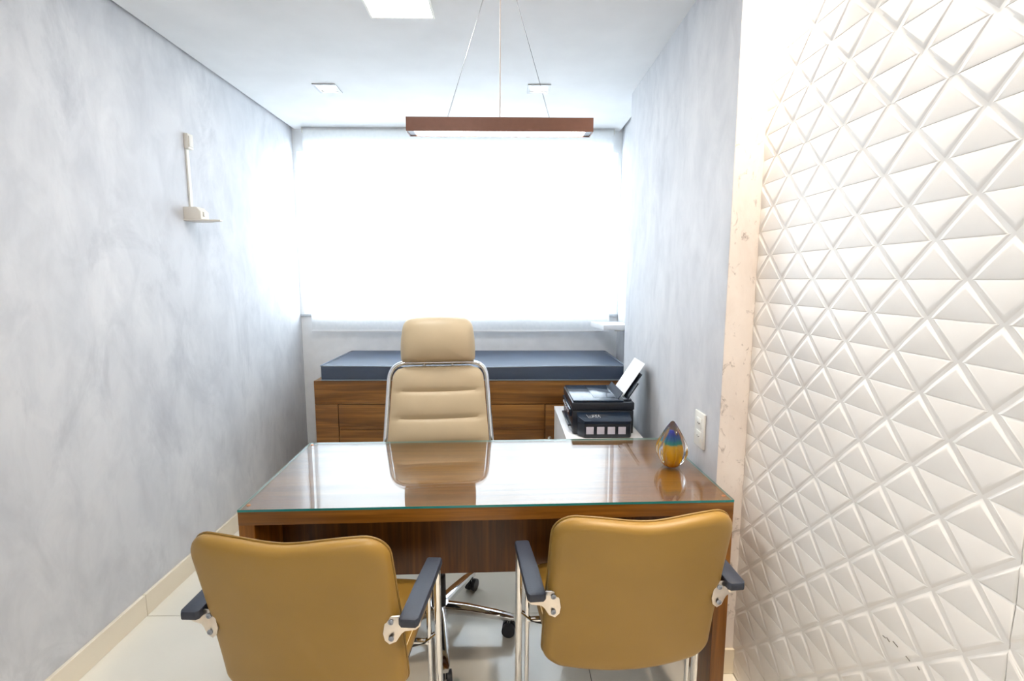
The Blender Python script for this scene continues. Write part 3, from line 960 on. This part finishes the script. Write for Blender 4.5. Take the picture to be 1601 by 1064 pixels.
# ------------------------------------------------------------------ small fittings on the left wall
jb = tag(empty('junction_box', (XL, 2.618, 2.145)), 'small cream junction box at the top of the cable duct on the cement wall', 'junction box')
box('case', (0, -.022, 0), (.022, .022, .075), 'cream_plastic', jb, .003)
box('cover', (.0222, -.018, .010), (.027, .014, .062), 'cream_plastic', jb, .002)
cdu = tag(empty('cable_duct', (XL, 2.610, 1.858)), 'thin white vertical cable duct on the cement wall', 'cable duct')
box('duct', (0, -.010, 0), (.010, .010, .287), 'white_plastic', cdu, .002)
wbk = tag(empty('wall_bracket', (XL, 2.59, 1.785)), 'cream wall bracket with tapered arm below the cable duct', 'bracket')
link('arm_plate', prism_mesh([(0, -.045), (.075, -.045), (.165, -.012), (.165, .012), (.075, .060), (0, .060)], 0, .008, .002), 'cream_plastic', wbk)
me = prism_mesh([(0, .0085), (.086, .0085), (.086, .045), (.066, .068), (0, .068)], -.040, .030, .003)
for v in me.vertices:
    x, z, y = v.co; v.co = (x, y, z)
bm = bmesh.new(); bm.from_mesh(me); bmesh.ops.recalc_face_normals(bm, faces=bm.faces); bm.to_mesh(me); bm.free()
hd = link('housing', me, 'cream_plastic', wbk)
box('connector', (.0862, -.02, .022), (.092, .012, .046), 'white_plastic', hd, .002)

# ------------------------------------------------------------------ lamps
pl = tag(empty('pendant_lamp', (-.020, 1.865, 2.018)), 'bronze rectangular pendant lamp hung on thin wires over the desk', 'pendant lamp')
PL = .333
def ring_box(hx, hy, t, z0, z1):
    v, f = [], []
    for (a, b) in ((hx, hy), (hx - t, hy - t)):
        for z in (z0, z1):
            v += [(-a, -b, z), (a, -b, z), (a, b, z), (-a, b, z)]
    for i in range(4):
        j = (i + 1) % 4
        f += [(i, j, 4 + j, 4 + i), (8 + j, 8 + i, 12 + i, 12 + j), (j, i, 8 + i, 8 + j), (4 + i, 4 + j, 12 + j, 12 + i)]
    return mesh_of(v, f)
link('housing', ring_box(PL, .036, .004, .0, .048), 'bronze', pl)
box('top_plate', (-PL + .004, -.032, .040), (PL - .004, .032, .048), 'bronze', pl)
for s in (-1, 1):
    box('end_plate', (min(s * (PL - .004), s * (PL - .026)), -.032, .003), (max(s * (PL - .004), s * (PL - .026)), .032, .009), 'grey_metal', pl)
box('diffuser', (-PL + .026, -.030, .006), (PL - .026, .030, .012), 'led_pendant', pl)
for x0, x1 in ((-.192, -.018), (.182, .022)):
    tube('suspension_wire', [(x0, 0, .047), (x1, 0, H - 2.018 - .02)], .0009, 'wire', pl, 6)
tube('power_cord', [(0.0, 0, .047), (.002, 0, H - 2.018 - .02)], .0024, 'white_cord', pl, 8)
lathe('canopy', [(.0001, H - 2.018 - .022), (.040, H - 2.018 - .020), (.045, H - 2.018 - .001), (.0001, H - 2.018 - .001)], 'white_plastic', pl, 24)

def led_panel(x, y, hw, label):
    t = tag(empty('ceiling_light', (x, y, H)), label, 'ceiling light', 'square ceiling panels')
    link('frame', ring_box(hw, hw, .010, -.006, -.0002), 'white_plastic', t)
    box('diffuser', (-hw + .010, -hw + .010, -.0045), (hw - .010, hw - .010, -.0008), 'led_white', t)
    return t
led_panel(-.441, 2.145, .1375, 'glowing square ceiling panel above the desk')
led_panel(-.441, -.35, .1375, 'glowing square ceiling panel behind the camera')

def downlight(x, y, label, mat, tilt=0., group='square recessed downlights'):
    t = tag(empty('downlight', (x, y, H)), label, 'downlight', group)
    link('trim', ring_box(.067, .067, .016, -.007, -.0002), 'trim_grey', t)
    lens = link('lens', prism_mesh([(.040 * math.cos(a * PI / 12), .040 * math.sin(a * PI / 12)) for a in range(24)], -.0035, -.0008), mat, t)
    return t
downlight(-1.052, 3.085, 'small square downlight in the ceiling near the cement wall', 'led_down')
downlight(.197, 3.072, 'small square downlight in the ceiling behind the pendant lamp', 'led_down')
for y, where in ((1.56, 'warm ceiling downlight washing the relief panels next to the plaster wall end'), (.93, 'warm ceiling downlight washing the middle of the relief panels'), (.2, 'warm ceiling downlight washing the relief panels beside the camera')):
    t = downlight(.795, y, where, 'led_warm', group='warm downlights over the relief panels')
    ld = bpy.data.lights.new('warm_beam', 'SPOT'); ld.energy = 62; ld.color = (1, .86, .70)
    ld.spot_size = math.radians(92); ld.spot_blend = .9; ld.shadow_soft_size = .03
    lo = bpy.data.objects.new('warm_beam', ld); COL.objects.link(lo); lo.parent = t
    lo.location = (0, 0, -.012); lo.rotation_euler = (0, math.radians(8), 0)
